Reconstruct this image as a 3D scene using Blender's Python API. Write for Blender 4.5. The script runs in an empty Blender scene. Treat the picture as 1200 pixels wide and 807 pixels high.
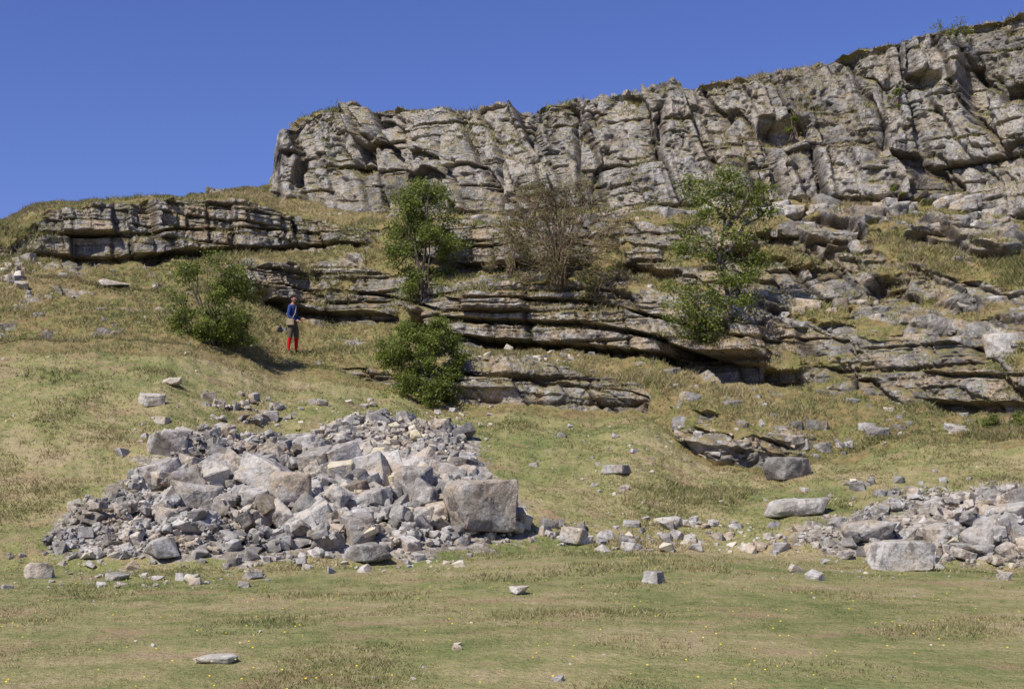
import bpy, bmesh, math, random, time
import numpy as np
from mathutils import Vector, Matrix
T0=time.time()
np.seterr(over='ignore')
random.seed(5); rng=np.random.default_rng(7)
scene=bpy.context.scene
F=1650.0; EYE=1.7; HZ=547.0     # survey constants: focal ratio, eye height, level line

# ------------------------------------------------------------ numpy noise
def h3(i,j,k,seed=0):
    n=(i.astype(np.int64)*374761393+j.astype(np.int64)*668265263+k.astype(np.int64)*2147483647+seed*144665)&0xffffffff
    n=((n^(n>>13))*1274126177)&0xffffffff
    n=((n^(n>>15))*2246822519)&0xffffffff
    n=n^(n>>16)
    return (n&0xffffff)/float(0x1000000)
def vnoise(x,y,z,seed=0):
    i=np.floor(x);j=np.floor(y);k=np.floor(z)
    fx=x-i;fy=y-j;fz=z-k
    fx=fx*fx*(3-2*fx);fy=fy*fy*(3-2*fy);fz=fz*fz*(3-2*fz)
    i=i.astype(np.int64);j=j.astype(np.int64);k=k.astype(np.int64)
    def c(a,b,d): return h3(i+a,j+b,k+d,seed)
    x00=c(0,0,0)*(1-fx)+c(1,0,0)*fx; x10=c(0,1,0)*(1-fx)+c(1,1,0)*fx
    x01=c(0,0,1)*(1-fx)+c(1,0,1)*fx; x11=c(0,1,1)*(1-fx)+c(1,1,1)*fx
    return (x00*(1-fy)+x10*fy)*(1-fz)+(x01*(1-fy)+x11*fy)*fz
def fbm(x,y,z,o=4,seed=0,g=.5):
    x=np.asarray(x,float);y=np.asarray(y,float);z=np.asarray(z,float)
    r=0;a=1;t=0
    for q in range(o):
        r=r+a*vnoise(x,y,z,seed+q*17); t+=a; a*=g
        x=x*2.03+5.1;y=y*2.03+1.7;z=z*2.03+9.3
    return r/t      # 0..1
def n1(x,seed=0,o=3): 
    x=np.asarray(x,float); return fbm(x,x*0+.5,x*0+.5,o,seed)*2-1
def sst(a,b,x):
    t=np.clip((x-a)/(b-a),0,1); return t*t*(3-2*t)
def blocks(s,z,h,w,seed,J=.36):
    q=z/h; r=np.floor(q).astype(np.int64); z0=np.zeros_like(r)
    br=lambda r: r+J*(h3(r,z0,z0,seed)*2-1)
    r=np.where(q<br(r),r-1,r); r=np.where(q>=br(r+1),r+1,r)
    ez=np.minimum(q-br(r),br(r+1)-q)*h
    lz=(q-(br(r)+br(r+1))/2)
    c=s/w*(0.7+.6*h3(r,z0+3,z0,seed))+h3(r,z0+1,z0,seed)*9
    i=np.floor(c).astype(np.int64)
    bi=lambda i: i+J*(h3(i,r,z0,seed+1)*2-1)
    i=np.where(c<bi(i),i-1,i); i=np.where(c>=bi(i+1),i+1,i)
    es=np.minimum(c-bi(i),bi(i+1)-c)*w
    ls=(c-(bi(i)+bi(i+1))/2)
    v=h3(i,r,z0+2,seed+2); v2=h3(i,r,z0+5,seed+3); v3=h3(i,r,z0+7,seed+4)
    row=h3(r,z0+9,z0,seed+5)
    return v,np.minimum(es,ez),ls*(v2-.5),lz*(v3-.5),row

# ------------------------------------------------------------ surveyed profile of hillside
# station: bearing mark, then (elevation mark, distance) of each break of slope, foot to cliff top
ST=[
(-300,(680,22),(420,36),(418,36.2),(350,41),(345,41.2),(318,44),(300,44.5),(292,48),(290,49)),
(0,(668,23),(400,38),(398,38.2),(335,43),(330,43.2),(304,46),(270,46.6),(263,50),(262,51)),
(60,(668,23),(400,38),(398,38.2),(330,43.5),(327,43.7),(304,46.6),(246,47.4),(241,51),(240,52)),
(130,(668,23),(400,38),(398,38.2),(338,43.5),(335,43.7),(312,47),(240,47.7),(236,52),(235,53)),
(210,(667,23),(405,38),(403,38.2),(345,44),(342,44.2),(306,48),(237,48.7),(231,53),(230,54)),
(290,(666,23),(420,39.5),(418,39.7),(348,45),(312,45.8),(302,49),(238,49.6),(221,54),(218,55)),
(316,(666,23),(428,40.6),(426,40.8),(358,46),(312,46.9),(300,50),(244,50.7),(219,55),(215,56)),
(328,(666,23),(429,41),(427,41.2),(360,46.2),(312,47),(300,50),(250,51),(228,55),(158,56.5)),
(350,(666,23),(430,41),(428,41.2),(372,47),(306,48),(290,50.5),(255,51.2),(232,55),(140,57)),
(395,(665,23),(432,41),(428,41.2),(376,47),(308,48),(285,50.5),(262,51),(242,54.5),(123,57)),
(450,(664,23.2),(445,40),(425,40.6),(374,46.5),(318,47.5),(292,49.5),(268,50),(250,53.5),(125,56)),
(540,(655,24),(472,38.5),(415,39.6),(402,42.4),(335,43),(318,45.6),(262,46.4),(250,49.5),(130,52)),
(600,(647,25),(468,38),(418,39.5),(408,42.2),(328,42.8),(314,45.2),(262,46),(246,49),(128,51.5)),
(700,(642,25.5),(474,37.8),(436,39),(416,41.6),(332,42.2),(316,44.5),(262,45.4),(246,48.2),(117,50.5)),
(755,(640,26),(470,37.4),(446,38.2),(420,41.0),(350,41.7),(325,43.5),(262,45),(243,47.8),(110,50)),
(810,(641,26),(535,33.8),(480,35.4),(432,40),(366,40.8),(332,42.8),(265,44.5),(243,47.4),(104,49.8)),
(850,(642,26),(542,33),(480,34.5),(448,39.3),(375,40),(345,42),(268,44),(242,47),(98,49.5)),
(930,(648,25.5),(545,32.5),(498,33.7),(452,38.8),(382,39.5),(350,41),(272,44),(234,46.5),(82,49)),
(1000,(655,25),(530,33),(522,33.2),(455,37.5),(395,38.5),(350,40.5),(268,43.5),(232,46),(65,48.5)),
(1090,(660,24.5),(505,33.5),(500,33.7),(480,35.6),(395,36.8),(350,40),(265,43),(228,46),(40,48)),
(1200,(665,24),(520,32),(515,32.2),(485,34),(400,35.2),(345,39),(290,41),(255,43.5),(12,47)),
(1500,(670,23),(530,31),(525,31.2),(500,32),(400,33.2),(345,37),(290,39),(262,41),(-60,44)),
]
sx=np.array([s[0] for s in ST],float)
G=np.arange(-700,1901,2.0)
def gsm(a,sig):
    k=np.arange(-int(4*sig),int(4*sig)+1); w=np.exp(-.5*(k/sig)**2); w/=w.sum()
    return np.convolve(np.pad(a,len(k)//2,mode='edge'),w,mode='valid')
KY=[];KZ=[]
for k in range(9):
    py=np.interp(G,sx,[s[k+1][0] for s in ST]); yy=np.interp(G,sx,[s[k+1][1] for s in ST])
    if k<7: py=gsm(py,6); yy=gsm(yy,6)
    else: py=gsm(py,1.0); yy=gsm(yy,2)
    a=[2,4,4,3,3.5,3,3.5,3,2.6][k]
    py=py+a*n1(G/34.,seed=11+ (k//2 if k in(2,4) else k))+a*.35*n1(G/9.,seed=40+k)
    if k==8:
        edge=sst(316,335,G); py=py+edge*2.4*n1(G/14.,seed=77,o=2)
        py=py+edge*2.5*np.round(1.5*n1(G/11.,seed=78,o=1))/1.5*sst(1200,700,G)*.6
    pair={1:1,2:1,3:2,4:2,5:3,6:3,7:4,8:4}.get(k,0)
    ay=[0,.5,.5,.5,1.2][pair]
    yy=yy+ay*n1(G/55.,seed=90+pair,o=3)
    KY.append(yy);KZ.append(EYE+(HZ-py)/F*yy)
for k in range(1,9):
    KY[k]=np.maximum(KY[k],KY[k-1]+.12)
    KZ[k]=np.maximum(KZ[k],KZ[k-1]+.02)
# near field and plateau
Y0=np.full_like(G,1.0); Z0=np.zeros_like(G)
Yn=np.full_like(G,9.0); Zn=np.zeros_like(G)
KYs=[Y0,Yn]+KY+[KY[8]+4,KY[8]+60,KY[8]*0+1600]
KZs=[Z0,Zn]+KZ+[KZ[8]+.3,KZ[8]-2.0,KZ[8]*0-30]
NK=len(KYs)
def lump(x,y):
    z=0*x
    far=sst(6,14,y)
    near=.22*(fbm(x*.16,y*.16,z,2,3)-.5)*far
    f=sst(20,30,y)
    return near+f*(.55*(fbm(x*.33,y*.33,z,3,5)-.5)+.20*(fbm(x*1.3,y*1.3,z,3,6)-.5))+.05*(fbm(x*2.3,y*2.3,z,3,8)-.5)
def ground_z(x,y,bump=True):
    x=np.asarray(x,float);y=np.asarray(y,float)
    b=x/np.maximum(y,.5)*F+600
    ys=[np.interp(b,G,k) for k in KYs]; zs=[np.interp(b,G,k) for k in KZs]
    r=np.where(y<ys[0],zs[0],0.0)
    for k in range(NK-1):
        t=(y-ys[k])/(ys[k+1]-ys[k]); m=(t>=0)&(t<1)
        r=np.where(m,zs[k]+t*(zs[k+1]-zs[k]),r)
    return r+(lump(x,y) if bump else 0)
def site(b,e):
    """find where a surveyed bearing/elevation mark meets the hillside"""
    ys=np.arange(9,60,.05); xs=(b-600)/F*ys
    zz=ground_z(xs,ys); el=EYE+(HZ-e)/F*ys
    i=np.argmax(zz>=el); 
    return Vector((xs[i],ys[i],zz[i]))

# scree outlines, metres
PILE=[(-7.9,23.7),(-7.7,25.6),(-7.2,28.2),(-7.1,30.0),(-5.6,31.4),(-4.4,33.6),(-3.2,34.9),(-1.3,34.9),(-0.9,31),(-.1,27.8),(-.1,25.8),(-1.6,24.0),(-5,23.3)]
PILE2=[(5.2,27.0),(5.0,26.0),(6.2,24.9),(8.2,24.0),(11,23.6),(13,25),(12.6,28.2),(9.2,29.2),(7.5,28.6)]
def inpoly(x,y,P):
    r=np.zeros(np.shape(x),bool); n=len(P)
    for i in range(n):
        x1,y1=P[i];x2,y2=P[(i+1)%n]
        if y1==y2: continue
        c=((y1>y)!=(y2>y))&(x<(x2-x1)*(y-y1)/(y2-y1)+x1); r^=c
    return r
gx=np.arange(-14,18,.1); gy=np.arange(20,40,.1)
GX,GY=np.meshgrid(gx,gy)
def blur(a,n):
    k=np.ones(n)/n
    a=np.apply_along_axis(lambda v:np.convolve(v,k,'same'),0,a)
    return np.apply_along_axis(lambda v:np.convolve(v,k,'same'),1,a)
SM=blur(blur(inpoly(GX,GY,PILE).astype(float),13),9)+.6*blur(blur(inpoly(GX,GY,PILE2).astype(float),13),9)
def scree(x,y):
    x=np.asarray(x,float);y=np.asarray(y,float)
    i=np.clip(((x+14)/.1).astype(int),0,len(gx)-1); j=np.clip(((y-20)/.1).astype(int),0,len(gy)-1)
    ok=(x>-14)&(x<17.9)&(y>20)&(y<39.9)
    return np.where(ok,SM[j,i],0)

# ------------------------------------------------------------ terrain grid
cols=np.concatenate([-60-np.geomspace(3500,345,26),np.arange(-400,-60,5),np.arange(-60,1260,1.3),np.arange(1260,1600,5),1600+np.geomspace(5,3500,26)])
U=(cols-600)/F
cY=[np.interp(cols,G,k) for k in KYs]; cZ=[np.interp(cols,G,k) for k in KZs]
rows=[10,170,230,60,54,112,32,96,54,200,20,14,8]
flat=lambda a:np.interp(cols,[p[0] for p in a],[p[1] for p in a])
RS=[0*cols,0*cols,
 flat([(0,0),(880,0),(960,.12),(1200,.1)]),
 flat([(390,0),(405,.8),(450,.8),(480,.3),(520,.4),(545,1.),(745,1.),(765,.15),(790,.2),(815,.75),(950,.75),(985,.2),(1090,.1)]),
 flat([(0,.12),(300,.1),(520,.3),(620,.3),(780,.15),(1000,.25),(1100,.1)]),
 flat([(60,.15),(265,.3),(290,.72),(400,.75),(520,.8),(540,1.2),(770,1.2),(830,.80),(960,.62),(1000,.52),(1080,1.0),(1200,.8)]),
 flat([(0,.1),(280,.2),(520,.25),(780,.46),(1100,.46)]),
 flat([(-60,.35),(20,.8),(60,.95),(330,.9),(400,.7),(560,.85),(760,.85),(820,.66),(1100,.64),(1200,.58)]),
 flat([(0,.1),(400,.12),(620,.30),(800,.42),(1050,.46),(1120,.32),(1200,.3)]),
 flat([(312,.1),(322,1.2)]),
 flat([(0,.15),(320,.3),(1200,.3)]),0*cols,0*cols]
YY=[];ZZ=[];RR=[];SG=[];TT=[];rowstart=[]
n=0
for k in range(NK-1):
    rowstart.append(n)
    t=np.arange(rows[k])/rows[k]
    if k==NK-2: t=np.append(t,1.0)
    for tt in t:
        a=tt
        if k in(1,2): a=1/(1/cY[k]+(1/cY[k+1]-1/cY[k])*tt); y=a; a=(y-cY[k])/(cY[k+1]-cY[k])
        y=cY[k]+a*(cY[k+1]-cY[k]); YY.append(y); ZZ.append(cZ[k]+a*(cZ[k+1]-cZ[k])); RR.append(RS[k]); SG.append(k); TT.append(tt); n+=1
Y=np.array(YY);Z=np.array(ZZ);R=np.array(RR);SG=np.array(SG);TT=np.array(TT)
X=U[None,:]*Y
NR,NC=Y.shape
c=np.cumsum(np.pad(R,((4,3),(0,0)),mode='edge'),axis=0); R=(c[7:]-c[:-7])/7; 
R=R[:NR]
# base normals
P=np.stack([X,Y,Z],-1)
dr=np.gradient(P,axis=0); dc=np.gradient(P,axis=1)
N=np.cross(dc,dr); N/=(np.linalg.norm(N,axis=-1,keepdims=True)+1e-9)
N*=np.sign(N[...,2:3]+1e-9)
def bl(a,r,ax):
    pad=[(0,0)]*a.ndim; pad[ax]=(r+1,r); q=np.cumsum(np.pad(a,pad,mode='edge'),axis=ax)
    L=a.shape[ax]; i1=np.arange(2*r+1,2*r+1+L); i0=np.arange(0,L)
    return (np.take(q,i1,ax)-np.take(q,i0,ax))/(2*r+1)
N=bl(bl(N,6,0),9,1); 
N[...,2]*=.25; N/=np.linalg.norm(N,axis=-1,keepdims=True)+1e-9
del P,dr,dc
patch=fbm(X*.7,Y*.7,Z*1.1,4,21)
R=R+1.15*(patch-.5)*2*np.clip(1.35-np.abs(R-.5)*1.7,0,1)*(SG[:,None]>1)
R=sst(.36,.60,R)
S=X+.55*Y
w1=fbm(X*.35,Y*.35,Z*.35,2,31)-.5; w2=fbm(X*.22+9,Y*.22,Z*.3,2,32)-.5; w3=fbm(X*2,Y*2,Z*2,3,33)-.5
s=S+.9*w1+.14*w3; zz=Z+.02*X+.30*w2+.08*w3
fb=fbm(X*1.6,Y*1.6,Z*1.6,5,35,.6)-.5
fc=fbm(X*6,Y*6,Z*6,3,36,.6)-.5
rg=1-np.abs(fbm(X*1.3,Y*1.3,Z*.5,4,37,.55)*2-1)*2.2     # ridged fractures, mostly upright
upper=(SG==9)[:,None]|(SG==10)[:,None]
def lev(h,w,amp,seed,ck,cw,rw=0,sk=0,swap=False,tl=1.,sm=0):
    if swap: v,e,lz,ls,row=blocks(zz,s+sk*zz,w,h,seed)
    else: v,e,ls,lz,row=blocks(s+sk*zz,zz,h,w,seed)
    d=amp*(v-.5)+amp*1.3*ls*tl+amp*.5*lz*tl+rw*(row-.5)
    if sm: d=bl(bl(d,sm,0),sm,1)
    return d-ck*np.exp(-(e/cw)**2),v,e
mod=sst(.35,.65,fbm(X*.35+3,Y*.35,Z*.35,2,51))
mod2=sst(.38,.62,fbm(X*.5+3,Y*.5+7,Z*.5,2,52))
a1,v1,e1=lev(3.8,1.5,.80,100,.32,.055,.55,.0,True,sm=2)
a2,v2,e2=lev(1.9,.72,.42,200,.18,.04,.15,-.05,True,sm=1)
a3,v3,e3=lev(.60,.40,.19,300,.07,.028,0,0,True)
dU=a1+a2*(.4+.85*mod)+a3*(.40+.9*mod2)+.40*fb+.16*fc-.18*sst(.78,1,rg)
b1,u1,f1=lev(1.05,1.7,.40,400,.18,.05,.15,sm=1)
b2,u2,f2=lev(.50,.8,.24,500,.11,.03,.12)
b3,u3,f3=lev(.18,.45,.07,600,.03,.02,.03)
c1,t1,g1=lev(1.3,1.3,.9,700,.24,.06,0,.0,True,sm=2)
c2,t2,g2=lev(.6,.55,.40,800,.11,.035,0,.05,True,sm=1)
wr=sst(740,850,cols)[None,:]*np.where((SG==5)[:,None]|(SG==3)[:,None],.75,1.)*np.where((SG<=3)[:,None],.5,1.)
dB=(1-wr)*(b1+b2*(.6+.5*mod)+b3)+wr*(c1+c2+.5*b3)+.32*fb+.13*fc-.10*sst(.8,1,rg)
# bed profile of the ledges: thick beds standing proud over weathered-back partings
tw=np.clip(TT[:,None]+.03*w1+.03*w3,0,1)
def prof(pts): return np.interp(tw,[p[0] for p in pts],[p[1] for p in pts])
mP=prof([(0,-1.7),(.12,-1.65),(.14,.25),(.33,.30),(.345,-.6),(.41,-.65),(.425,.40),(.68,.42),(.695,-.75),(.76,-.75),(.775,.15),(1,.05)])
hP=prof([(0,-1.3),(.10,-1.5),(.34,-1.4),(.36,.2),(.7,.2),(.715,-.2),(.77,-.2),(.785,.1),(1,0)])
lP=prof([(0,-.8),(.15,-.75),(.165,.25),(.47,.25),(.485,-.4),(.53,-.4),(.545,.15),(1,.05)])
oP=prof([(0,-.2),(.2,.1),(.22,.25),(.45,.25),(.47,-.35),(.54,-.35),(.56,.15),(1,0)])
colw=lambda a,b,s_=14: (sst(a-s_,a+s_,cols)*(1-sst(b-s_,b+s_,cols)))[None,:]
g5=(SG==5)[:,None];g7=(SG==7)[:,None];g3=(SG==3)[:,None]
bv_=.5+.95*u1
dB=dB+g5*(mP*colw(525,785)+hP*colw(785,935)*(.5+t1)+.8*lP*colw(285,525)+.6*lP*colw(1080,1700))*bv_
dB=dB+(g7*(lP*colw(40,345)+.7*lP*colw(345,790))+g3*oP*colw(535,970))*bv_
ef1=np.where(wr>.5,g1,f1); ef2=np.where(wr>.5,g2,f2); uu1=np.where(wr>.5,t1,u1); uu2=np.where(wr>.5,t2,u2)
d=np.where(upper,dU,dB)
# clefts and undercuts in the rock  (x,z,half width,half height,depth)
for cx,cz,hw,hh,dp in [(15.4,14.3,.28,1.2,1.5),(9.2,13.1,.8,.4,.9),(-8.55,13.3,.14,.6,.8),(-5.9,14.0,.5,.6,.7),
                       (-14.6,9.0,1.0,.35,.4),(12.2,12.6,.2,.7,.8),(2.2,13.0,.1,.9,.7),(-2.5,12.8,.12,1.0,.7),(5.2,13.2,.1,.9,.6),(-.4,12.6,.08,1.2,.6),(7.6,12.2,.1,1.0,.6),
                       (11.0,7.0,.5,.3,.9),(9.6,8.6,.6,.25,.8),(7.3,8.2,.5,.3,.7),(14.0,14.9,.5,.2,.7),(-3.2,6.4,.5,.3,.9)]:
    q=((X-cx+.5*w1+.3*w3)/hw)**4+((Z-cz+.3*w2+.3*w3)/hh)**4
    d=d-dp*np.exp(-q)*(SG[:,None]>2)
mid=((SG==6)|(SG==8)|(SG==4))[:,None]
d=d*np.where(mid,.85,1.)
d=d*(1-.6*np.exp(-((cols-324)/12.)**2)[None,:]*upper)
d=bl(d,1,1)
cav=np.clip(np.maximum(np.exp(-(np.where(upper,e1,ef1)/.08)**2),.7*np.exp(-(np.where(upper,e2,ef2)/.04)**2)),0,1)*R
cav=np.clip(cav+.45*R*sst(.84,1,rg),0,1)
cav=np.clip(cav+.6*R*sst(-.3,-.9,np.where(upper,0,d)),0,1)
tone=np.where(upper,.40*v1+.4*v2+.2*v3,.3*uu1+.5*uu2+.2*u3)
warm=np.where(upper,.2,.9)+0*Z
lm=lump(X,Y)
sc=scree(X,Y)
amp=np.where(Y<70,1,np.clip(1-(Y-70)/100,0,1))
Xd=X+N[...,0]*d*R; Yd=Y+N[...,1]*d*R
Zd=Z+N[...,2]*d*R+lm*(1-R*.85)*amp+.06*sc*(SG[:,None]<4)+(1-R)*(.10+.18*(SG[:,None]>=4))*(fbm(X*3.1,Y*3.1,Z,3,61)-.5)*(SG[:,None]>=2)*amp
V=np.stack([Xd,Yd,Zd],-1)
print('grid',V.shape,time.time()-T0)

def mesh_np(name,Vv,Fv,mat,attrs={},smooth=False):
    me=bpy.data.meshes.new(name); k=Fv.shape[1]
    me.vertices.add(len(Vv)); me.vertices.foreach_set('co',np.ascontiguousarray(Vv,dtype=np.float32).ravel())
    me.loops.add(Fv.size); me.loops.foreach_set('vertex_index',np.ascontiguousarray(Fv,dtype=np.int32).ravel())
    me.polygons.add(len(Fv)); me.polygons.foreach_set('loop_start',np.arange(len(Fv),dtype=np.int32)*k)
    me.update(calc_edges=True)
    for a,v in attrs.items():
        at=me.attributes.new(a,'FLOAT','POINT'); at.data.foreach_set('value',np.ascontiguousarray(v,dtype=np.float32).ravel())
    me.polygons.foreach_set('use_smooth',np.full(len(Fv),smooth))
    if mat: me.materials.append(mat)
    ob=bpy.data.objects.new(name,me); scene.collection.objects.link(ob); return ob

# ------------------------------------------------------------ materials
class M:
    def __init__(s,name,rough=.95,spec=.15):
        s.m=bpy.data.materials.new(name); s.m.use_nodes=True; s.nt=s.m.node_tree; s.N=s.nt.nodes; s.L=s.nt.links
        s.b=s.N['Principled BSDF']; s.b.inputs['Roughness'].default_value=rough; s.b.inputs['Specular IOR Level'].default_value=spec
        s.tc=s.N.new('ShaderNodeTexCoord').outputs['Object']
    def st(s,i,v):
        if isinstance(v,bpy.types.NodeSocket): s.L.new(v,i)
        elif isinstance(v,tuple): i.default_value=(*v,1) if len(v)==3 and i.type=='RGBA' else v
        else: i.default_value=v
    def noise(s,sc,det=4,r=.6,vec=None,dist=0):
        n=s.N.new('ShaderNodeTexNoise'); n.inputs['Scale'].default_value=sc; n.inputs['Detail'].default_value=det; n.inputs['Roughness'].default_value=r; n.inputs['Distortion'].default_value=dist
        s.L.new(vec or s.tc,n.inputs['Vector']); return n.outputs['Fac']
    def vor(s,sc,feat='F1',out='Distance',vec=None):
        n=s.N.new('ShaderNodeTexVoronoi'); n.feature=feat; n.inputs['Scale'].default_value=sc; s.L.new(vec or s.tc,n.inputs['Vector']); return n.outputs[out]
    def ramp(s,f,stops):
        n=s.N.new('ShaderNodeValToRGB'); e=n.color_ramp.elements
        while len(e)<len(stops): e.new(.5)
        for q,(p,cc) in zip(e,stops): q.position=p; q.color=(*cc,1) if isinstance(cc,tuple) else (cc,cc,cc,1)
        s.L.new(f,n.inputs[0]); return n.outputs[0]
    def mix(s,f,a,b,bt='MIX'):
        n=s.N.new('ShaderNodeMix'); n.data_type='RGBA'; n.blend_type=bt; n.clamp_factor=True
        s.st(n.inputs[0],f); s.st(n.inputs[6],a); s.st(n.inputs[7],b); return n.outputs[2]
    def ma(s,op,a,b=0.,c=0.,cl=False):
        n=s.N.new('ShaderNodeMath'); n.operation=op; n.use_clamp=cl
        s.st(n.inputs[0],a); s.st(n.inputs[1],b)
        return n.outputs[0]
    def attr(s,nm):
        n=s.N.new('ShaderNodeAttribute'); n.attribute_name=nm; return n.outputs['Fac']
    def bump(s,h,dist,st=1,prev=None):
        n=s.N.new('ShaderNodeBump'); n.inputs['Distance'].default_value=dist; n.inputs['Strength'].default_value=st; s.L.new(h,n.inputs['Height'])
        return n.outputs[0]
    def nz(s,which='True Normal'):
        geo=s.N.new('ShaderNodeNewGeometry'); sep=s.N.new('ShaderNodeSeparateXYZ'); s.L.new(geo.outputs[which],sep.inputs[0]); return sep.outputs['Z']
    def color(s,c): s.st(s.b.inputs['Base Color'],c)

def grass_col(m):
    a=m.noise(.22,2,.55); b=m.noise(1.4,3,.65); c_=m.noise(11,2,.7)
    f=m.ma('ADD',m.ma('MULTIPLY',a,.40),m.ma('ADD',m.ma('MULTIPLY',b,.38),m.ma('MULTIPLY',c_,.22)))
    return m.ramp(f,[(.36,(.135,.165,.05)),(.45,(.225,.235,.085)),(.52,(.32,.285,.125)),(.59,(.41,.335,.185)),(.68,(.42,.31,.20))])
def rock_col(m,spk=1.):
    a=m.noise(.55,4,.62); b=m.noise(3.2,5,.7); g=m.noise(15,3,.75)
    base=m.ramp(a,[(.32,(.27,.25,.22)),(.45,(.38,.36,.325)),(.56,(.46,.44,.40)),(.70,(.50,.465,.41))])
    w=m.noise(1.1,3,.6)
    wm=m.attr('warm')
    base=m.mix(m.ma('MULTIPLY',m.ramp(w,[(.46,0.),(.58,.85)]),m.ma('ADD',m.ma('MULTIPLY',wm,.65),.35)),base,(.44,.32,.185))
    base=m.mix(m.ramp(b,[(.38,.8),(.46,0.)]),base,(.15,.13,.11))
    base=m.mix(m.ramp(b,[(.54,0.),(.64,.6)]),base,(.62,.60,.55))
    base=m.mix(m.ramp(g,[(.56,0.),(.64,.75*spk)]),base,(.68,.66,.61))
    base=m.mix(m.ramp(g,[(.36,.75*spk),(.44,0.)]),base,(.12,.10,.08))
    base=m.mix(m.ramp(w,[(.37,.6),(.44,0.)]),base,(.20,.18,.155))
    t=m.attr('tone'); base=m.mix(1.,base,m.ramp(t,[(.1,.48),(.45,.93),(.75,1.0)]),'MULTIPLY')
    return base

def terrain_mat(name,rocky):
    m=M(name)
    g=grass_col(m)
    n40=m.noise(45,2,.7)
    g=m.mix(m.ramp(n40,[(.36,.5),(.5,0.)]),g,(.08,.08,.035))
    n9=m.noise(.9,3,.6)
    g=m.mix(m.ramp(n9,[(.56,0.),(.66,.65)]),g,(.33,.225,.135))
    if not rocky:
        sc_=m.attr('scree')
        peb=m.ramp(m.vor(9,out='Color'),[(.2,(.19,.16,.12)),(.5,(.31,.27,.215)),(.8,(.45,.41,.35))])
        sf=m.ma('ADD',sc_,m.ma('MULTIPLY',m.ma('SUBTRACT',m.noise(1.7,4,.65),.5),1.4))
        g=m.mix(m.ramp(sf,[(.28,0.),(.40,1.)]),g,peb)
        m.color(g); m.L.new(m.bump(m.noise(9,4,.75),.09,.8),m.b.inputs['Normal'])
    else:
        nz=m.nz(); n5=m.noise(5,4,.7)
        r=rock_col(m)
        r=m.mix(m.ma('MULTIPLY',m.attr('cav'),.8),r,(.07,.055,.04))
        dry=m.mix(m.ramp(m.noise(2.2,3,.6),[(.42,0.),(.6,.9)]),g,(.36,.25,.125))
        moss=m.ramp(n5,[(.38,(.07,.065,.02)),(.52,(.21,.185,.055)),(.68,(.36,.29,.12))])
        dry=m.mix(.4,dry,moss)
        nn=m.noise(1.6,4,.65)
        k=m.ma('ADD',m.ma('MULTIPLY',m.ma('SUBTRACT',nz,.54),3.2),m.ma('MULTIPLY',m.ma('SUBTRACT',nn,.53),5.),cl=True)
        k2=m.ma('ADD',m.ma('MULTIPLY',m.ma('SUBTRACT',.55,m.attr('rock')),6.),m.ma('MULTIPLY',m.ma('SUBTRACT',n5,.5),3.),cl=True)
        msk=m.ma('MAXIMUM',m.ma('MULTIPLY',k,.9),k2,cl=True)
        m.color(m.mix(msk,r,dry))
        m.L.new(m.bump(m.noise(3.,6,.74),.22,.9),m.b.inputs['Normal'])
    return m.m
MG=terrain_mat('turf',False); MC=terrain_mat('limestone_and_turf',True)

def grid_obj(name,r0,r1,mat):
    v=V[r0:r1].reshape(-1,3); nr=r1-r0
    idx=np.arange(nr*NC).reshape(nr,NC)
    f=np.stack([idx[:-1,:-1],idx[:-1,1:],idx[1:,1:],idx[1:,:-1]],-1).reshape(-1,4)
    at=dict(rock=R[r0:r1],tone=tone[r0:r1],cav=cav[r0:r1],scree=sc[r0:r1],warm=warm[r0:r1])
    return mesh_np(name,v,f,mat,at)
SPL=rowstart[3]-14
grid_obj('grassy_ground',0,SPL+1,MG)
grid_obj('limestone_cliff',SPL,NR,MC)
# surrounding country
gm=bpy.data.meshes.new('surrounding_ground'); q=3000
gm.from_pydata([(-q,-q,-.6),(q,-q,-.6),(q,q,-.6),(-q,q,-.6)],[],[(0,1,2,3)]); gm.materials.append(MG)
scene.collection.objects.link(bpy.data.objects.new('surrounding_ground',gm))
gm2=bpy.data.meshes.new('near_meadow'); 
gm2.from_pydata([(-60,-60,-.012),(60,-60,-.012),(2.9,1.02,-.012),(-2.9,1.02,-.012)],[],[(0,1,2,3)]); gm2.materials.append(MG)
scene.collection.objects.link(bpy.data.objects.new('near_meadow',gm2))

# ------------------------------------------------------------ grass blades from the real surface
cn=np.cross(V[:-1,1:]-V[:-1,:-1],V[1:,:-1]-V[:-1,:-1]); cn/=np.linalg.norm(cn,axis=-1,keepdims=True)+1e-9
nzc=np.abs(cn[...,2])
Wt=np.where(nzc>.55,1.,0.)*(1-R[:-1,:-1])*np.clip(1-1.9*sc[:-1,:-1],0.05,1)
Wt*=(SG[:-1]>=1)[:,None]*(SG[:-1]<=10)[:,None]
Wt*=(Y[:-1,:-1]<65)
Wt+=.42*(nzc>.62)*(R[:-1,:-1]>.5)*(SG[:-1]>2)[:,None]*(SG[:-1]<=10)[:,None]*(patch[:-1,:-1]<.56)
Wt*=(.25+1.2*sst(.35,.6,fbm(X[:-1,:-1]*.9,Y[:-1,:-1]*.9,Z[:-1,:-1],3,71)))
Wt[SG[:-1]==1]*=1.5
Wt[SG[:-1]>=4]*=1.6
Wt[SG[:-1]==10]*=2.
cw=np.cumsum(Wt.ravel()); NT_=195000
pick=np.searchsorted(cw,rng.random(NT_)*cw[-1]); pr,pc=np.unravel_index(np.clip(pick,0,Wt.size-1),Wt.shape)
a=rng.random((NT_,1));b=rng.random((NT_,1))
P0=V[pr,pc]*(1-a)*(1-b)+V[pr,pc+1]*a*(1-b)+V[pr+1,pc]*(1-a)*b+V[pr+1,pc+1]*a*b
dist=P0[:,1]
big=sst(.5,.7,fbm(P0[:,0]*.7,P0[:,1]*.7,P0[:,2],3,81))
NB=4
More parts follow.
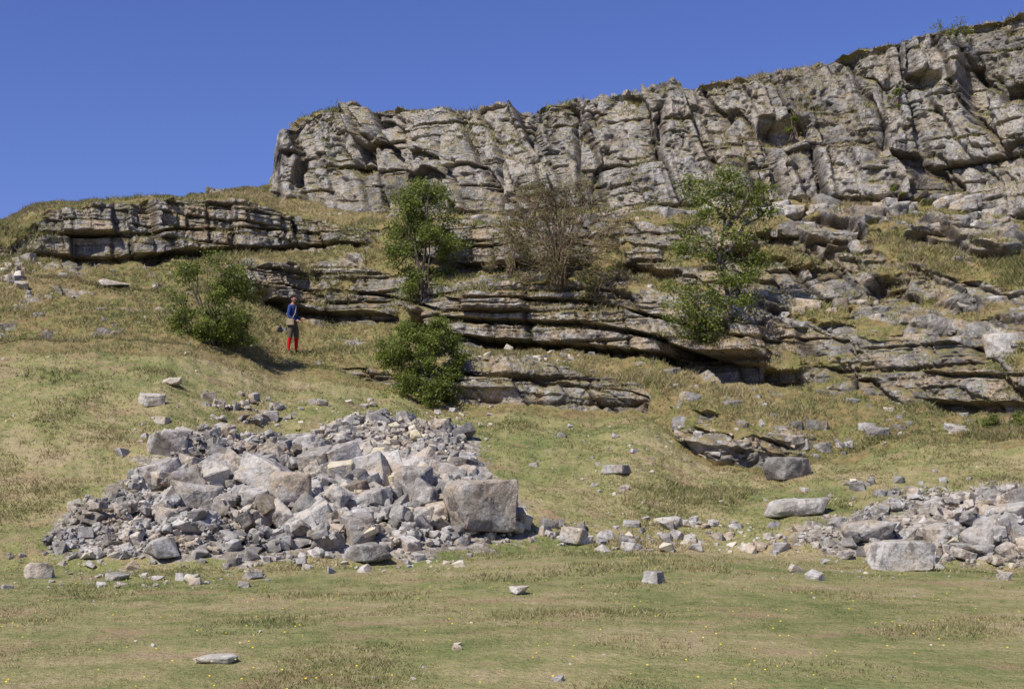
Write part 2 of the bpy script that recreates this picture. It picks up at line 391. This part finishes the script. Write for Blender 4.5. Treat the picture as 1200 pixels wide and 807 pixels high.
hgt=(.018+.0016*np.clip(dist-8,0,40)+.04*(SG[pr]>=4))*(.7+.9*big)
V_=[];T_=[]
for bb in range(NB):
    ang=rng.random(NT_)*6.283; w=(.0032+.00026*dist)*(.7+.6*rng.random(NT_)); h=hgt*(.5+.9*rng.random(NT_))
    off=rng.normal(0,1,(NT_,2))*(hgt*.5)[:,None]
    la=rng.random(NT_)*6.283; ln=h*(.35+.8*rng.random(NT_))
    bx=P0[:,0]+off[:,0];by=P0[:,1]+off[:,1];bz=P0[:,2]-.012
    p1=np.stack([bx-np.cos(ang)*w,by-np.sin(ang)*w,bz],-1);p2=np.stack([bx+np.cos(ang)*w,by+np.sin(ang)*w,bz],-1)
    p3=np.stack([bx+np.cos(la)*ln,by+np.sin(la)*ln,bz+h],-1)
    V_.append(np.stack([p1,p2,p3],1)); T_.append(np.repeat(rng.random(NT_)[:,None],3,1))
GV=np.concatenate(V_).reshape(-1,3); GT=np.concatenate(T_).ravel()
m=M('grass_blades',.8,.2)
gc=grass_col(m); t=m.attr('tone')
gc=m.mix(m.ramp(t,[(0.,.0),(.60,.0),(.9,.8)]),gc,(.57,.48,.29))
gc=m.mix(m.ramp(t,[(.0,.55),(.35,.0)]),gc,(.115,.145,.04))
tr=m.N.new('ShaderNodeBsdfTranslucent'); di=m.N.new('ShaderNodeBsdfDiffuse'); m.L.new(gc,di.inputs[0]); m.L.new(gc,tr.inputs[0]); mx=m.N.new('ShaderNodeMixShader'); mx.inputs[0].default_value=.35
m.L.new(di.outputs[0],mx.inputs[1]);m.L.new(tr.outputs[0],mx.inputs[2]); m.L.new(mx.outputs[0],m.N['Material Output'].inputs[0])
mesh_np('grass',GV,np.arange(len(GV)).reshape(-1,3),m.m,dict(tone=GT))
# buttercups
nf=260; fy=10+14*rng.random(nf)**1.3; fx=(rng.random(nf)-.5)*.8*fy
fz=ground_z(fx,fy)+.035
vv=[];ff=[]
for i in range(nf):
    k=len(vv); r=.006+.006*random.random()
    vv.append((fx[i],fy[i],fz[i]+.004))
    for q_ in range(5):
        an=q_*1.2566; vv.append((fx[i]+r*math.cos(an),fy[i]+r*math.sin(an)-.004,fz[i]+.008+.004*math.sin(an)))
    for q_ in range(5): ff.append((k,k+1+q_,k+1+(q_+1)%5))
m=M('buttercup_yellow'); m.color((.75,.58,.03))
mesh_np('buttercups',np.array(vv),np.array(ff),m.m)
print('grass',time.time()-T0)

# ------------------------------------------------------------ rocks
def rock_mat():
    m=M('boulder_limestone')
    c_=rock_col(m,.7)
    p=m.attr('pale'); cc=m.ramp(m.noise(2.5,3,.6),[(.4,(.66,.61,.49)),(.6,(.60,.51,.32))])
    c_=m.mix(m.ma('MULTIPLY',p,.8),c_,cc)
    k=m.ma('MULTIPLY',m.ma('ADD',m.ma('MULTIPLY',m.ma('SUBTRACT',m.nz(),.75),2.),m.ma('MULTIPLY',m.ma('SUBTRACT',m.noise(2.6,4,.6),.60),5.),cl=True),m.attr('mossy'))
    c_=m.mix(k,c_,(.23,.19,.065))
    m.color(c_); m.L.new(m.bump(m.noise(6,5,.7),.05,.8),m.b.inputs['Normal']); return m.m
MR=rock_mat()
def rock_shape(seed,detail=0,flat_=1.,jit=.42,wd=None):
    rd=random.Random(seed); bm=bmesh.new()
    ax=(1.,.65+.35*rd.random() if wd is None else wd,(.42+.43*rd.random())*flat_)
    for sx_ in(-1,1):
        for sy in(-1,1):
            for sz in(-1,1):
                if rd.random()<.18 and jit>.3: continue
                bm.verts.new([.5*ax[i]*q*(1-jit*rd.random()) for i,q in enumerate((sx_,sy,sz))])
    for _ in range(6):
        v=Vector([rd.gauss(0,1) for _ in range(3)]).normalized()*(.50+.10*rd.random())
        bm.verts.new([v[i]*ax[i] for i in range(3)])
    r=bmesh.ops.convex_hull(bm,input=bm.verts); 
    bmesh.ops.delete(bm,geom=[g for g in r['geom_interior'] if isinstance(g,bmesh.types.BMVert)],context='VERTS')
    loose=[v for v in bm.verts if not v.link_faces]; bmesh.ops.delete(bm,geom=loose,context='VERTS')
    bmesh.ops.bevel(bm,geom=bm.edges[:],offset=.022,segments=1,affect='EDGES')
    bmesh.ops.triangulate(bm,faces=bm.faces[:])
    if detail:
        for _ in range(detail):
            es=[e for e in bm.edges if e.calc_length()>.09]
            bmesh.ops.subdivide_edges(bm,edges=es,cuts=1); bmesh.ops.triangulate(bm,faces=bm.faces[:])
    bm.verts.ensure_lookup_table(); bm.verts.index_update()
    v=np.array([q.co[:] for q in bm.verts]); f=np.array([[q.index for q in p.verts] for p in bm.faces]); bm.free()
    if detail:
        nn=fbm(v[:,0]*4+seed,v[:,1]*4,v[:,2]*4,4,seed)-.5
        v=v*(1+.24*nn)[:,None]
    return v,f
LIB=[rock_shape(i) for i in range(26)]
LIBD=[rock_shape(100+i,3) for i in range(14)]
def rotm(rz,tx,ty):
    return np.array((Matrix.Rotation(rz,3,'Z')@Matrix.Rotation(tx,3,'X')@Matrix.Rotation(ty,3,'Y')))
class Heap:
    def __init__(s): s.v=[];s.f=[];s.t=[];s.p=[];s.n=0;s.w=[]
    def add(s,shape,pos,size,rot,tone=.5,pale=0.,warm=.4):
        v,f=shape; v=(v*size)@rot.T+np.array(pos); s.v.append(v);s.f.append(f+s.n);s.n+=len(v); s.t.append(np.full(len(v),tone));s.p.append(np.full(len(v),pale));s.w.append(np.full(len(v),warm))
    def build(s,name,mossy=.4):
        t=np.concatenate(s.t); return mesh_np(name,np.concatenate(s.v),np.concatenate(s.f),MR,dict(tone=t,pale=np.concatenate(s.p),mossy=t*0+mossy,warm=np.concatenate(s.w)))
def surf(x,y): return ground_z(x,y)+.06*scree(x,y)
def pile(name,poly,groups,seed,cap):
    rd=random.Random(seed); hp=Heap()
    x0=min(p[0] for p in poly)-1;x1=max(p[0] for p in poly)+1;y0=min(p[1] for p in poly)-1;y1=max(p[1] for p in poly)+1
    r=.06; hx=np.arange(x0,x1,r);hy=np.arange(y0,y1,r); HX,HY=np.meshgrid(hx,hy); H=surf(HX,HY); H0=H.copy()
    jx=.7*(fbm(HX*.9,HY*.9,HX*0,3,5)-.5)*2; jy=.7*(fbm(HX*.9+7,HY*.9,HX*0,3,6)-.5)*2
    IN=inpoly(HX+jx,HY+jy,poly)
    for (cnt,lo,hi,fn,pale) in groups:
        k=0;tries=0
        while k<cnt and tries<cnt*30:
            tries+=1
            x=rd.uniform(x0+.5,x1-.5);y=rd.uniform(y0+.5,y1-.5)
            ci=int((x-x0)/r);cj=int((y-y0)/r)
            if not IN[cj,ci]: continue
            if rd.random()>fn(x,y): continue
            sz=lo*(hi/lo)**(rd.random()**1.3)
            R_=sz*.42
            i0=max(int((x-R_-x0)/r),0);i1=int((x+R_-x0)/r)+2;j0=max(int((y-R_-y0)/r),0);j1=int((y+R_-y0)/r)+2
            sub=H[j0:j1,i0:i1]; rr=((HX[j0:j1,i0:i1]-x)**2+(HY[j0:j1,i0:i1]-y)**2)/R_**2
            mk=rr<1
            if not mk.any(): continue
            zb=np.mean(sub[mk])*.85+.15*np.max(sub[mk])
            if zb-H0[cj,ci]>cap: continue
            k+=1
            zc=zb+sz*.14
            sh=rd.choice(LIBD if sz>.4 else LIB)
            hp.add(sh,(x,y,zc),sz,rotm(rd.random()*6.28,rd.gauss(0,.34),rd.gauss(0,.34)),rd.random()**.8,1. if (rd.random()<pale(x,y) and sz<.75) else 0.,rd.random()*.8)
            top=zc+sz*.25*(1-.5*rr); sub[mk]=np.maximum(sub[mk],top[mk])
    return hp.build(name,.2)
core=lambda x,y: math.exp(-(((x+3.4)/2.9)**2+((y-27.4)/2.9)**2)**1.5)
pal=lambda x,y: .5*math.exp(-((x+2.5)/.9)**2-((y-29.8)/3.3)**2)+.02
pile('scree_pile',PILE,[(56,.55,1.15,core,pal),(290,.24,.62,lambda x,y:.14+core(x,y),pal),(1100,.10,.30,lambda x,y:.75-.45*core(x,y),pal),(3000,.035,.11,lambda x,y:1 if x<-4.9 else .25,lambda x,y:.04)],3,.34)
core2=lambda x,y: math.exp(-(((x-9.0)/2.6)**2+((y-26.)/1.8)**2))
p2=lambda x,y:.04
pile('stone_heap',PILE2,[(12,.45,.95,core2,p2),(70,.22,.45,lambda x,y:.2+core2(x,y),p2),(350,.09,.25,lambda x,y:.15+core2(x,y),p2),(600,.04,.1,lambda x,y:.5,p2)],9,.3)
def boulder(b,e,wpx,fl=.8,tone=.6,pale=0.,seed=0,sink=.18,rz=None,name='boulder',mossy=.5,shape=None):
    p=site(b,e); w=wpx/F*p.y*1.08
    v,f=shape or rock_shape(500+seed,4,fl); hp=Heap(); rot=rotm((seed*1.7)%6.28 if rz is None else rz,.06*((seed%5)-2),.05*((seed%3)-1))
    hz=(v@rot.T)[:,2]; hz=(hz.max()-hz.min())*w
    hp.add((v,f),(p.x,p.y+w*.25,float(surf(p.x,p.y+w*.25))+hz*(.5-sink)),w,rot,tone,pale); return hp.build(name,mossy)
boulder(561,632,78,1.,.40,0,1,.06,.45,shape=rock_shape(741,4,1.5,.34,.85),mossy=.3)
boulder(247,777,52,.40,.9,.3,2,.3,.1); boulder(609,697,26,.7,.8,.2,3); boulder(176,477,28,.8,.9,.3,4); boulder(200,452,26,.5,.9,.3,5)
boulder(132,338,40,.4,.95,.2,6,.2,.4); boulder(724,556,34,.5,.3,0,7,mossy=1); boulder(768,683,30,.8,.5,0,8); boulder(672,640,34,.7,.5,0,9)
boulder(1055,668,84,.75,.5,0,10,.15,.2,mossy=1.); boulder(1025,640,60,.8,.5,0,11); boulder(935,606,66,.55,.8,.1,12,.2,.3); boulder(1150,655,40,.8,.4,0,13); boulder(1105,640,46,.7,.5,0,14)
boulder(45,678,34,.8,.6,0,15); boulder(190,660,46,.7,.4,0,16); boulder(925,560,46,.9,.2,0,17,mossy=1); boulder(430,660,50,.6,.35,0,18); boulder(555,470,36,1.,.5,0,19); boulder(1185,612,50,.8,.5,0,20)
# scattered stones
hp=Heap(); rd=random.Random(8)
def scat(n,bx,by,lo,hi,pl=.1):
    for _ in range(n):
        p=site(rd.uniform(*bx),rd.uniform(*by)); sz=lo*(hi/lo)**(rd.random()**2.2)
        hp.add(rd.choice(LIB),(p.x,p.y,float(surf(p.x,p.y))+sz*.07),sz,rotm(rd.random()*6.28,rd.gauss(0,.2),rd.gauss(0,.2)),.3+.6*rd.random(),1. if rd.random()<pl else 0.,rd.random())
scat(130,(0,320),(650,690),.04,.35,.1); scat(50,(300,560),(652,672),.05,.3,.1)
scat(200,(620,920),(612,648),.05,.42,.15)
scat(50,(900,1200),(650,680),.05,.3,.1)
scat(22,(0,1200),(690,800),.03,.10,.15)
scat(110,(620,880),(500,640),.04,.2,.3)
scat(45,(240,320),(466,496),.12,.5,.05); scat(60,(310,440),(470,500),.06,.35,.1); scat(40,(140,330),(490,540),.05,.35,.1)
scat(80,(0,480),(380,520),.04,.2,.1)
scat(80,(600,1200),(500,600),.05,.28,.1)
scat(30,(0,40),(300,345),.1,.5,.1)
scat(50,(545,680),(412,425),.08,.4,.6)
scat(120,(950,1200),(560,660),.08,.4,.06)
scat(90,(480,580),(455,540),.05,.35,.2)
hp.build('scattered_stones',.3)
# loose blocks lodged on the broken upper slope
hp=Heap(); rd=random.Random(18)
def lodge(n,c0,c1,segs,lo,hi):
    ok=np.isin(SG,segs); rr=np.where(ok)[0]
    cc=np.where((cols>c0)&(cols<c1))[0]
    for _ in range(n):
        r=rd.choice(rr);c_=rd.choice(cc); p=V[r,c_]; sz=lo*(hi/lo)**(rd.random()**1.7)
        hp.add(rd.choice(LIBD if sz>.35 else LIB),(p[0],p[1]+sz*.25,p[2]-sz*.03),sz,rotm(rd.gauss(0,.5),rd.gauss(0,.12),rd.gauss(0,.12)),.8*rd.random(),0.,rd.random())
lodge(180,780,1200,[6,8],.2,1.2); lodge(80,780,1200,[4],.12,.7); lodge(50,530,780,[4,6],.12,.4); lodge(40,0,450,[6],.1,.4); lodge(40,0,300,[4],.1,.4); lodge(40,330,560,[8],.1,.4); lodge(50,560,790,[8],.15,.7); lodge(30,760,1000,[3],.15,.7)
hp.build('fallen_blocks',1.)
print('rocks',time.time()-T0)

# ------------------------------------------------------------ shrubs and tree
def leaf_mat(name,c1,c2,c3):
    m=M(name,.6,.3); col=m.ramp(m.attr('tone'),[(0.,c1),(.55,c2),(1.,c3)]); m.color(col)
    tr=m.N.new('ShaderNodeBsdfTranslucent'); m.L.new(col,tr.inputs[0]); mx=m.N.new('ShaderNodeMixShader'); mx.inputs[0].default_value=.4
    m.L.new(m.b.outputs[0],mx.inputs[1]);m.L.new(tr.outputs[0],mx.inputs[2]); m.L.new(mx.outputs[0],m.N['Material Output'].inputs[0]); return m.m
ML=leaf_mat('hawthorn_leaves',(.085,.12,.02),(.18,.225,.038),(.31,.35,.075))
MLb=leaf_mat('budding_leaves',(.14,.12,.05),(.22,.21,.07),(.29,.29,.09))
mb=M('bark'); mb.color(mb.ramp(mb.noise(9,3),[(.35,(.06,.05,.04)),(.65,(.19,.16,.13))])); MB=mb.m
mb=M('twigs'); mb.color(mb.ramp(mb.noise(9,3),[(.35,(.13,.095,.06)),(.65,(.27,.205,.14))])); MT=mb.m
def tube(VV,FF,pts,r0,r1,ns=5):
    k0=len(VV); n_=len(pts)
    for i,p in enumerate(pts):
        d_=(pts[min(i+1,n_-1)]-pts[max(i-1,0)]).normalized(); a_=d_.orthogonal().normalized(); b_=d_.cross(a_)
        r=r0+(r1-r0)*i/(n_-1)
        for q_ in range(ns):
            an=6.2832*q_/ns; VV.append(p+a_*(r*math.cos(an))+b_*(r*math.sin(an)))
    for i in range(n_-1):
        for q_ in range(ns):
            a_=k0+i*ns+q_; b_=k0+i*ns+(q_+1)%ns; FF.append((a_,b_,b_+ns)); FF.append((a_,b_+ns,a_+ns))
def wig(a_,b_,n_,amt,rd):
    L=(b_-a_).length; return [a_.lerp(b_,i/n_)+(Vector([rd.gauss(0,amt*L) for _ in range(3)]) if 0<i<n_ else Vector()) for i in range(n_+1)]
def plant(name,base,stems,clumps,nleaf,ls,lm_,bm_,seed,r0=.05,twigs=9,twr=.006,spr=.55):
    """stems: list of polylines (relative). clumps: (x,y,z,rx,rz)"""
    rd=random.Random(seed); VV=[];FF=[];LV=[];LT=[]
    nodes=[]
    for st in stems:
        pts=[]
        for i in range(len(st)-1):
            w_=wig(Vector(st[i]),Vector(st[i+1]),4,.04,rd); pts+=w_ if i==0 else w_[1:]
        tube(VV,FF,pts,r0,r0*.25,6); nodes+=[(p,i/len(pts)) for i,p in enumerate(pts)]
    for (cx,cy,cz,rx,rz) in clumps:
        c_=Vector((cx,cy,cz)); low=[nd for nd in nodes if nd[0].z<cz-.0] or nodes
        nd=min(low,key=lambda q_:(q_[0]-c_).length+.15*rd.random())
        mid_=wig(nd[0],c_,4,.06,rd); tube(VV,FF,mid_,r0*.38,r0*.12,4)
        for _ in range(twigs):
            v=Vector([rd.gauss(0,1) for _ in range(3)]).normalized()*(rd.random()**.4)*(1.35 if rd.random()<.2 else 1)
            e=c_+Vector((v.x*rx,v.y*rx,v.z*rz)); w_=wig(rd.choice(mid_[2:]),e,3,.08,rd); tube(VV,FF,w_,r0*.1+twr,twr*.5,3)
            tn=rd.random()
            for _ in range(int(nleaf/twigs)):
                q_=w_[1].lerp(w_[3],rd.random()**.7) if rd.random()<.4 else w_[3].lerp(w_[2],rd.random()); sp=.28*rx
                q_=q_+Vector((rd.gauss(0,sp*spr),rd.gauss(0,sp*spr),rd.gauss(0,sp*spr*.75)))
                a_=Vector([rd.gauss(0,1) for _ in range(3)]).normalized()*ls*(.6+.7*rd.random()); b_=a_.cross(Vector([rd.gauss(0,1) for _ in range(3)])).normalized()*a_.length*.45
                LV+=[q_-a_*.5,q_+b_*.6,q_+a_*.5,q_-b_*.6]; LT+=[min(1,max(0,.6*tn+.4*rd.random()))]*4
    em=bpy.data.objects.new(name,None); em.location=base; scene.collection.objects.link(em)
    o=mesh_np('branches',np.array([v[:] for v in VV]),np.array(FF),bm_); o.parent=em
    l=np.array([v[:] for v in LV]); o=mesh_np('foliage',l,np.arange(len(l)).reshape(-1,4),lm_,dict(tone=np.array(LT))); o.parent=em
    return em
def bush(name,b,e,wpx,hpx,nc,nleaf,ls,lm_,bm_,seed,nst=7,**kw):
    rd=random.Random(seed*7); p=site(b,e); p.z-=.15; k=p.y/F; W=wpx*k/2; Hh=hpx*k
    cl=[];stm=[]
    for i in range(nc):
        an=rd.random()*6.283; h=rd.random(); r=W*(rd.random()**.5)*(.55+.45*math.sin(math.pi*min(1,.25+h*.75)))
        cl.append((r*math.cos(an),r*math.sin(an)*.8,Hh*(.06+.86*h),W*rd.uniform(.2,.42),W*rd.uniform(.16,.32)))
    for i in range(nst):
        an=rd.random()*6.283; r=W*rd.uniform(.1,.7)
        stm.append([(0+rd.gauss(0,.08),rd.gauss(0,.08),0),(r*.35*math.cos(an),r*.35*math.sin(an),Hh*.35),(r*math.cos(an),r*math.sin(an)*.8,Hh*rd.uniform(.6,.97))])
    return plant(name,p,stm,cl,nleaf,ls,lm_,bm_,seed,**kw)
bush('hawthorn_bush',250,404,102,114,46,330,.082,ML,MB,1,r0=.03,twigs=12,spr=.8)
bush('hawthorn_bush',497,350,102,156,56,330,.082,ML,MB,2,r0=.04,twigs=12,spr=.8)
bush('hawthorn_bush',497,468,102,102,50,360,.077,ML,MB,3,r0=.035,twigs=11,spr=.8)
bush('bare_shrub',655,335,140,128,70,110,.065,MLb,MT,4,nst=48,r0=.024,twigs=20,twr=.009)
bush('bare_shrub',598,325,64,76,22,90,.065,MLb,MT,5,nst=18,r0=.02,twigs=14,twr=.008)
bush('bare_shrub',625,262,44,60,12,60,.065,MLb,MT,6,nst=14,r0=.02,twigs=12,twr=.007)
bush('small_shrub',785,205,34,28,8,120,.07,ML,MT,12,r0=.02)
bush('small_shrub',930,160,22,34,7,120,.07,ML,MT,13,r0=.02)
bush('small_shrub',1050,125,20,24,6,120,.07,ML,MT,14,r0=.02)
bush('small_shrub',1110,44,60,16,9,120,.06,ML,MT,15,r0=.015)
bush('small_shrub',1050,240,26,28,6,120,.07,ML,MT,16,r0=.02)
bush('small_shrub',355,505,26,16,6,120,.06,ML,MT,17,r0=.012)
bush('small_shrub',700,345,60,40,12,120,.07,MLb,MT,18,r0=.02)
bush('small_shrub',1180,500,60,26,10,160,.06,ML,MT,19,r0=.02)
# hawthorn tree
tb=site(853,388); tb.z-=.2; tk=tb.y/F
def rel(b,e,dy=0): return ((b-853)*tk,dy,(388-e)*tk)
stems=[[rel(853,396),rel(856,350,.1),rel(846,300,0),rel(850,255,.1),rel(848,205,0)],
       [rel(850,310,0),rel(835,285,-.3),rel(812,262,-.3)],[rel(852,290,0),rel(870,262,.3),rel(896,240,.3)],
       [rel(850,250,0),rel(830,228,.2),rel(808,210,.2)],[rel(850,396),rel(832,372,-.3),rel(806,345,-.4)],[rel(850,262,0),rel(872,232,-.2),rel(880,208,-.2)]]
cl=[]
rd=random.Random(77)
for (b,e,w,h_) in [(808,205,20,9),(832,208,22,10),(850,198,18,8),(874,206,22,10),(846,226,26,9),(880,228,24,9),(900,212,16,7),(862,246,22,9),(828,246,18,8),(900,238,18,8),(815,225,18,8),
                 (808,258,20,8),(848,270,24,10),(880,272,22,8),(812,284,26,9),(838,292,24,9),(868,296,24,9),(896,292,16,6),(795,286,16,7),(850,318,22,9),(872,322,18,8),(885,310,16,7),
                 (800,330,20,12),(820,338,24,13),(797,356,20,14),(818,364,24,14),(838,350,20,12),(806,382,22,12),(830,384,22,12),(856,366,18,12),(868,346,16,9),(790,370,14,12),(845,378,18,12),(815,350,22,14)]:
    x,y,z=rel(b,e,rd.uniform(-.7,.7)); cl.append((x,y,z,w*tk*1.15,h_*tk*1.15))
plant('hawthorn_tree',tb,stems,cl,380,.088,ML,MB,21,r0=.085,twigs=11,twr=.006,spr=.8)
print('plants',time.time()-T0)

# ------------------------------------------------------------ person
def skinned(name,verts,edges,radii,root,sub=2):
    me=bpy.data.meshes.new(name); me.from_pydata(verts,edges,[]); ob=bpy.data.objects.new(name,me); scene.collection.objects.link(ob)
    ob.modifiers.new('Skin','SKIN'); sv=me.skin_vertices[0].data
    for i,r in enumerate(radii): sv[i].radius=r if isinstance(r,tuple) else (r,r); sv[i].use_root=(i==root)
    sb=ob.modifiers.new('Sub','SUBSURF'); sb.levels=sub; sb.render_levels=sub
    dg=bpy.context.evaluated_depsgraph_get(); nm=bpy.data.meshes.new_from_object(ob.evaluated_get(dg))
    ob.modifiers.clear(); ob.data=nm
    for p in nm.polygons: p.use_smooth=True
    return ob
def fabric(name,c,sc_=60):
    m=M(name,.9,.1); n_=m.noise(sc_,3); m.color(m.mix(m.ramp(n_,[(.35,.35),(.65,0.)]),c,tuple(q_*.5 for q_ in c))); m.L.new(m.bump(m.noise(14,3),.02,.5),m.b.inputs['Normal']); return m.m
mBlue=fabric('blue_jumper',(.04,.075,.22)); mTr=fabric('breeches',(.14,.115,.085)); mRed=fabric('red_socks',(.70,.02,.02)); mBoot=fabric('leather_boots',(.03,.022,.018))
mSkin=fabric('skin',(.48,.27,.19)); mHair=fabric('dark_hair',(.025,.018,.014),150); mBag=fabric('canvas_bag',(.36,.29,.18)); mW=fabric('eye',(.03,.02,.02))
# local frame: faces +x, left = +y
bv=[(0,0,.95),(0,0,1.12),(.01,0,1.30),(.0,0,1.43),(.0,0,1.50),(.015,0,1.56),
 (0,.10,.90),(.05,.14,.50),(.03,.16,.10),(.08,.165,.045),(.19,.17,.04),
 (0,-.10,.90),(-.02,-.14,.50),(-.07,-.15,.10),(-.02,-.155,.045),(.09,-.16,.04),
 (0,.17,1.40),(-.02,.235,1.14),(.18,.16,1.04),(.24,.13,1.05),
 (0,-.17,1.40),(-.03,-.24,1.14),(.15,-.19,.98),(.21,-.17,.97),
 (.045,.13,.70),(-.005,-.13,.70),(.035,.155,.36),(-.045,-.145,.36)]
be=[(0,1),(1,2),(2,3),(3,4),(4,5),(0,6),(6,24),(24,7),(7,26),(26,8),(8,9),(9,10),(0,11),(11,25),(25,12),(12,27),(27,13),(13,14),(14,15),(3,16),(16,17),(17,18),(18,19),(3,20),(20,21),(21,22),(22,23)]
br=[(.125,.165),(.11,.145),(.12,.175),(.085,.12),.055,.05,.10,.078,.045,.048,.035,.10,.078,.045,.048,.035,.065,.05,.036,.028,.065,.05,.036,.028,.098,.098,.060,.060]
body=skinned('body',bv,be,br,0)
me=body.data
for mt in(mBlue,mTr,mRed,mBoot,mSkin): me.materials.append(mt)
for p in me.polygons:
    c_=p.center; z=c_.z
    if z>1.475: i=4
    elif z>.97 or (c_.x>.1 and z>.9 ): i=0
    elif z>.47: i=1
    elif z>.10: i=2
    else: i=3
    if c_.x>.215 and z>.9: i=4
    p.material_index=i
parts=[body]
def hand(name,wr,sgn):
    wr=Vector(wr); vs=[wr,wr+Vector((.045,0,0)),wr+Vector((.085,0,0))]; es=[(0,1),(1,2)]; rs=[(.024,.03),(.018,.04),(.014,.038)]
    for j,(oy,L) in enumerate([(-.032,.065),(-.011,.078),(.011,.073),(.031,.058)]):
        k_=len(vs); b0=wr+Vector((.085,oy*sgn,0)); vs+=[b0,b0+Vector((L*.5,0,-.012)),b0+Vector((L*.8,0,-.042))]; es+=[(2,k_),(k_,k_+1),(k_+1,k_+2)]; rs+=[.010,.009,.008]
    k_=len(vs); b0=wr+Vector((.035,-.035*sgn,0)); vs+=[b0,b0+Vector((.03,-.02*sgn,-.01)),b0+Vector((.058,-.018*sgn,-.025))]; es+=[(1,k_),(k_,k_+1),(k_+1,k_+2)]; rs+=[.013,.011,.009]
    o=skinned(name,vs,es,rs,0,1); o.data.materials.append(mSkin); return o
parts.append(hand('left_hand',(.24,.13,1.05),1)); parts.append(hand('right_hand',(.21,-.17,.97),-1))
def ell(name,c_,r,mat,fn=None,seg=24):
    bm=bmesh.new(); bmesh.ops.create_uvsphere(bm,u_segments=seg,v_segments=seg//2,radius=1)
    for v in bm.verts:
        q_=v.co.copy(); q_=fn(q_) if fn else q_; v.co=Vector((c_[0]+q_.x*r[0],c_[1]+q_.y*r[1],c_[2]+q_.z*r[2]))
    me_=bpy.data.meshes.new(name); bm.to_mesh(me_); bm.free()
    for p in me_.polygons: p.use_smooth=True
    me_.materials.append(mat); o=bpy.data.objects.new(name,me_); scene.collection.objects.link(o); parts.append(o); return o
def headf(q_):
    if q_.z<0: q_.y*=1+.28*q_.z; q_.x=q_.x*(1+.18*q_.z)+.10*(-q_.z)
    if q_.x>.6: q_.x*=.93
    d_=math.exp(-((q_.y/.16)**2+((q_.z+.08)/.22)**2)) if q_.x>0 else 0; q_.x+=.22*d_     # nose
    d_=math.exp(-((abs(q_.y)-.35)/.16)**2-((q_.z-.08)/.12)**2) if q_.x>0 else 0; q_.x-=.10*d_  # eye sockets
    d_=math.exp(-(q_.y/.25)**2-((q_.z+.48)/.06)**2) if q_.x>0 else 0; q_.x-=.06*d_
    return q_
HC=(.03,0,1.645)
ell('head',HC,(.098,.078,.118),mSkin,headf,40)
for sg in(-1,1):
    ell('ear',(.015,.078*sg,1.64),(.020,.010,.032),mSkin); ell('eye',(.112,.028*sg,1.655),(.008,.010,.007),mW)
ell('mouth',(.118,0,1.588),(.006,.024,.005),fabric('lips',(.35,.12,.10)))
ell('hair',(.008,0,1.675),(.106,.090,.110),mHair,lambda q_:Vector((q_.x*(.72 if (q_.x>0 and q_.z<.25) else 1.),q_.y*(.97+.05*math.sin(q_.x*9+q_.z*7)),q_.z*(1 if q_.z>0 else .95))))
def slab(name,c_,r,mat):
    bm=bmesh.new(); bmesh.ops.create_cube(bm,size=1)
    for v in bm.verts: v.co=Vector((v.co.x*r[0]*(1.1 if v.co.z<0 else .95),v.co.y*r[1],v.co.z*r[2]))+Vector(c_)
    bmesh.ops.bevel(bm,geom=bm.edges[:],offset=.02,segments=3,affect='EDGES')
    me_=bpy.data.meshes.new(name); bm.to_mesh(me_); bm.free(); me_.materials.append(mat); o=bpy.data.objects.new(name,me_); scene.collection.objects.link(o); parts.append(o)
slab('shoulder_bag',(.05,-.235,.93),(.24,.09,.2),mBag)
VV=[];FF=[]; tube(VV,FF,[Vector(p) for p in [(.10,-.22,1.02),(.15,-.12,1.2),(.08,.06,1.43),(0,.12,1.475),(-.09,.05,1.42),(-.14,-.12,1.2),(0,-.24,1.02)]],.014,.014,6)
o=mesh_np('bag_strap',np.array([v[:] for v in VV]),np.array(FF),mBag); parts.append(o)
pp=site(343,414)
per=bpy.data.objects.new('person',None); scene.collection.objects.link(per)
for o in parts: o.parent=per
per.location=(pp.x,pp.y,pp.z-.01); per.rotation_euler=(0,0,math.radians(-20)); 
print('person at',pp,65/F*pp.y)

# ------------------------------------------------------------ light, sky, camera
to_sun=Vector((-.56,-.64,0)).normalized(); el=math.radians(50)
dirv=Vector((to_sun.x*math.cos(el),to_sun.y*math.cos(el),math.sin(el)))
sl=bpy.data.lights.new('sun','SUN'); sl.energy=5.0; sl.angle=math.radians(.5); sl.color=(1,.945,.86)
so=bpy.data.objects.new('sun',sl); so.rotation_euler=dirv.to_track_quat('Z','Y').to_euler(); scene.collection.objects.link(so)
w=bpy.data.worlds.new('World'); scene.world=w; w.use_nodes=True; nt=w.node_tree
sky=nt.nodes.new('ShaderNodeTexSky'); sky.sky_type='NISHITA'; sky.sun_disc=False; sky.sun_elevation=el; sky.sun_rotation=math.atan2(dirv.x,dirv.y)
sky.altitude=300; sky.air_density=1.0; sky.dust_density=.7; sky.ozone_density=3.5
mx=nt.nodes.new('ShaderNodeMix'); mx.data_type='RGBA'; mx.blend_type='MULTIPLY'; mx.inputs[0].default_value=1; mx.inputs[7].default_value=(.66,.69,1.18,1)
nt.links.new(sky.outputs[0],mx.inputs[6]); bg=nt.nodes['Background']; nt.links.new(mx.outputs[2],bg.inputs[0]); bg.inputs[1].default_value=.10
cam=bpy.data.cameras.new('camera'); co=bpy.data.objects.new('camera',cam); scene.collection.objects.link(co); scene.camera=co
cam.sensor_width=36; cam.lens=36*F/1200; cam.shift_y=(HZ-403.5)/1200; cam.clip_end=6000; cam.clip_start=.1
co.location=(0,0,EYE); co.rotation_euler=(math.radians(90),0,0)
scene.view_settings.view_transform='Standard'; scene.view_settings.look='None'; scene.view_settings.exposure=0
print('done',time.time()-T0)
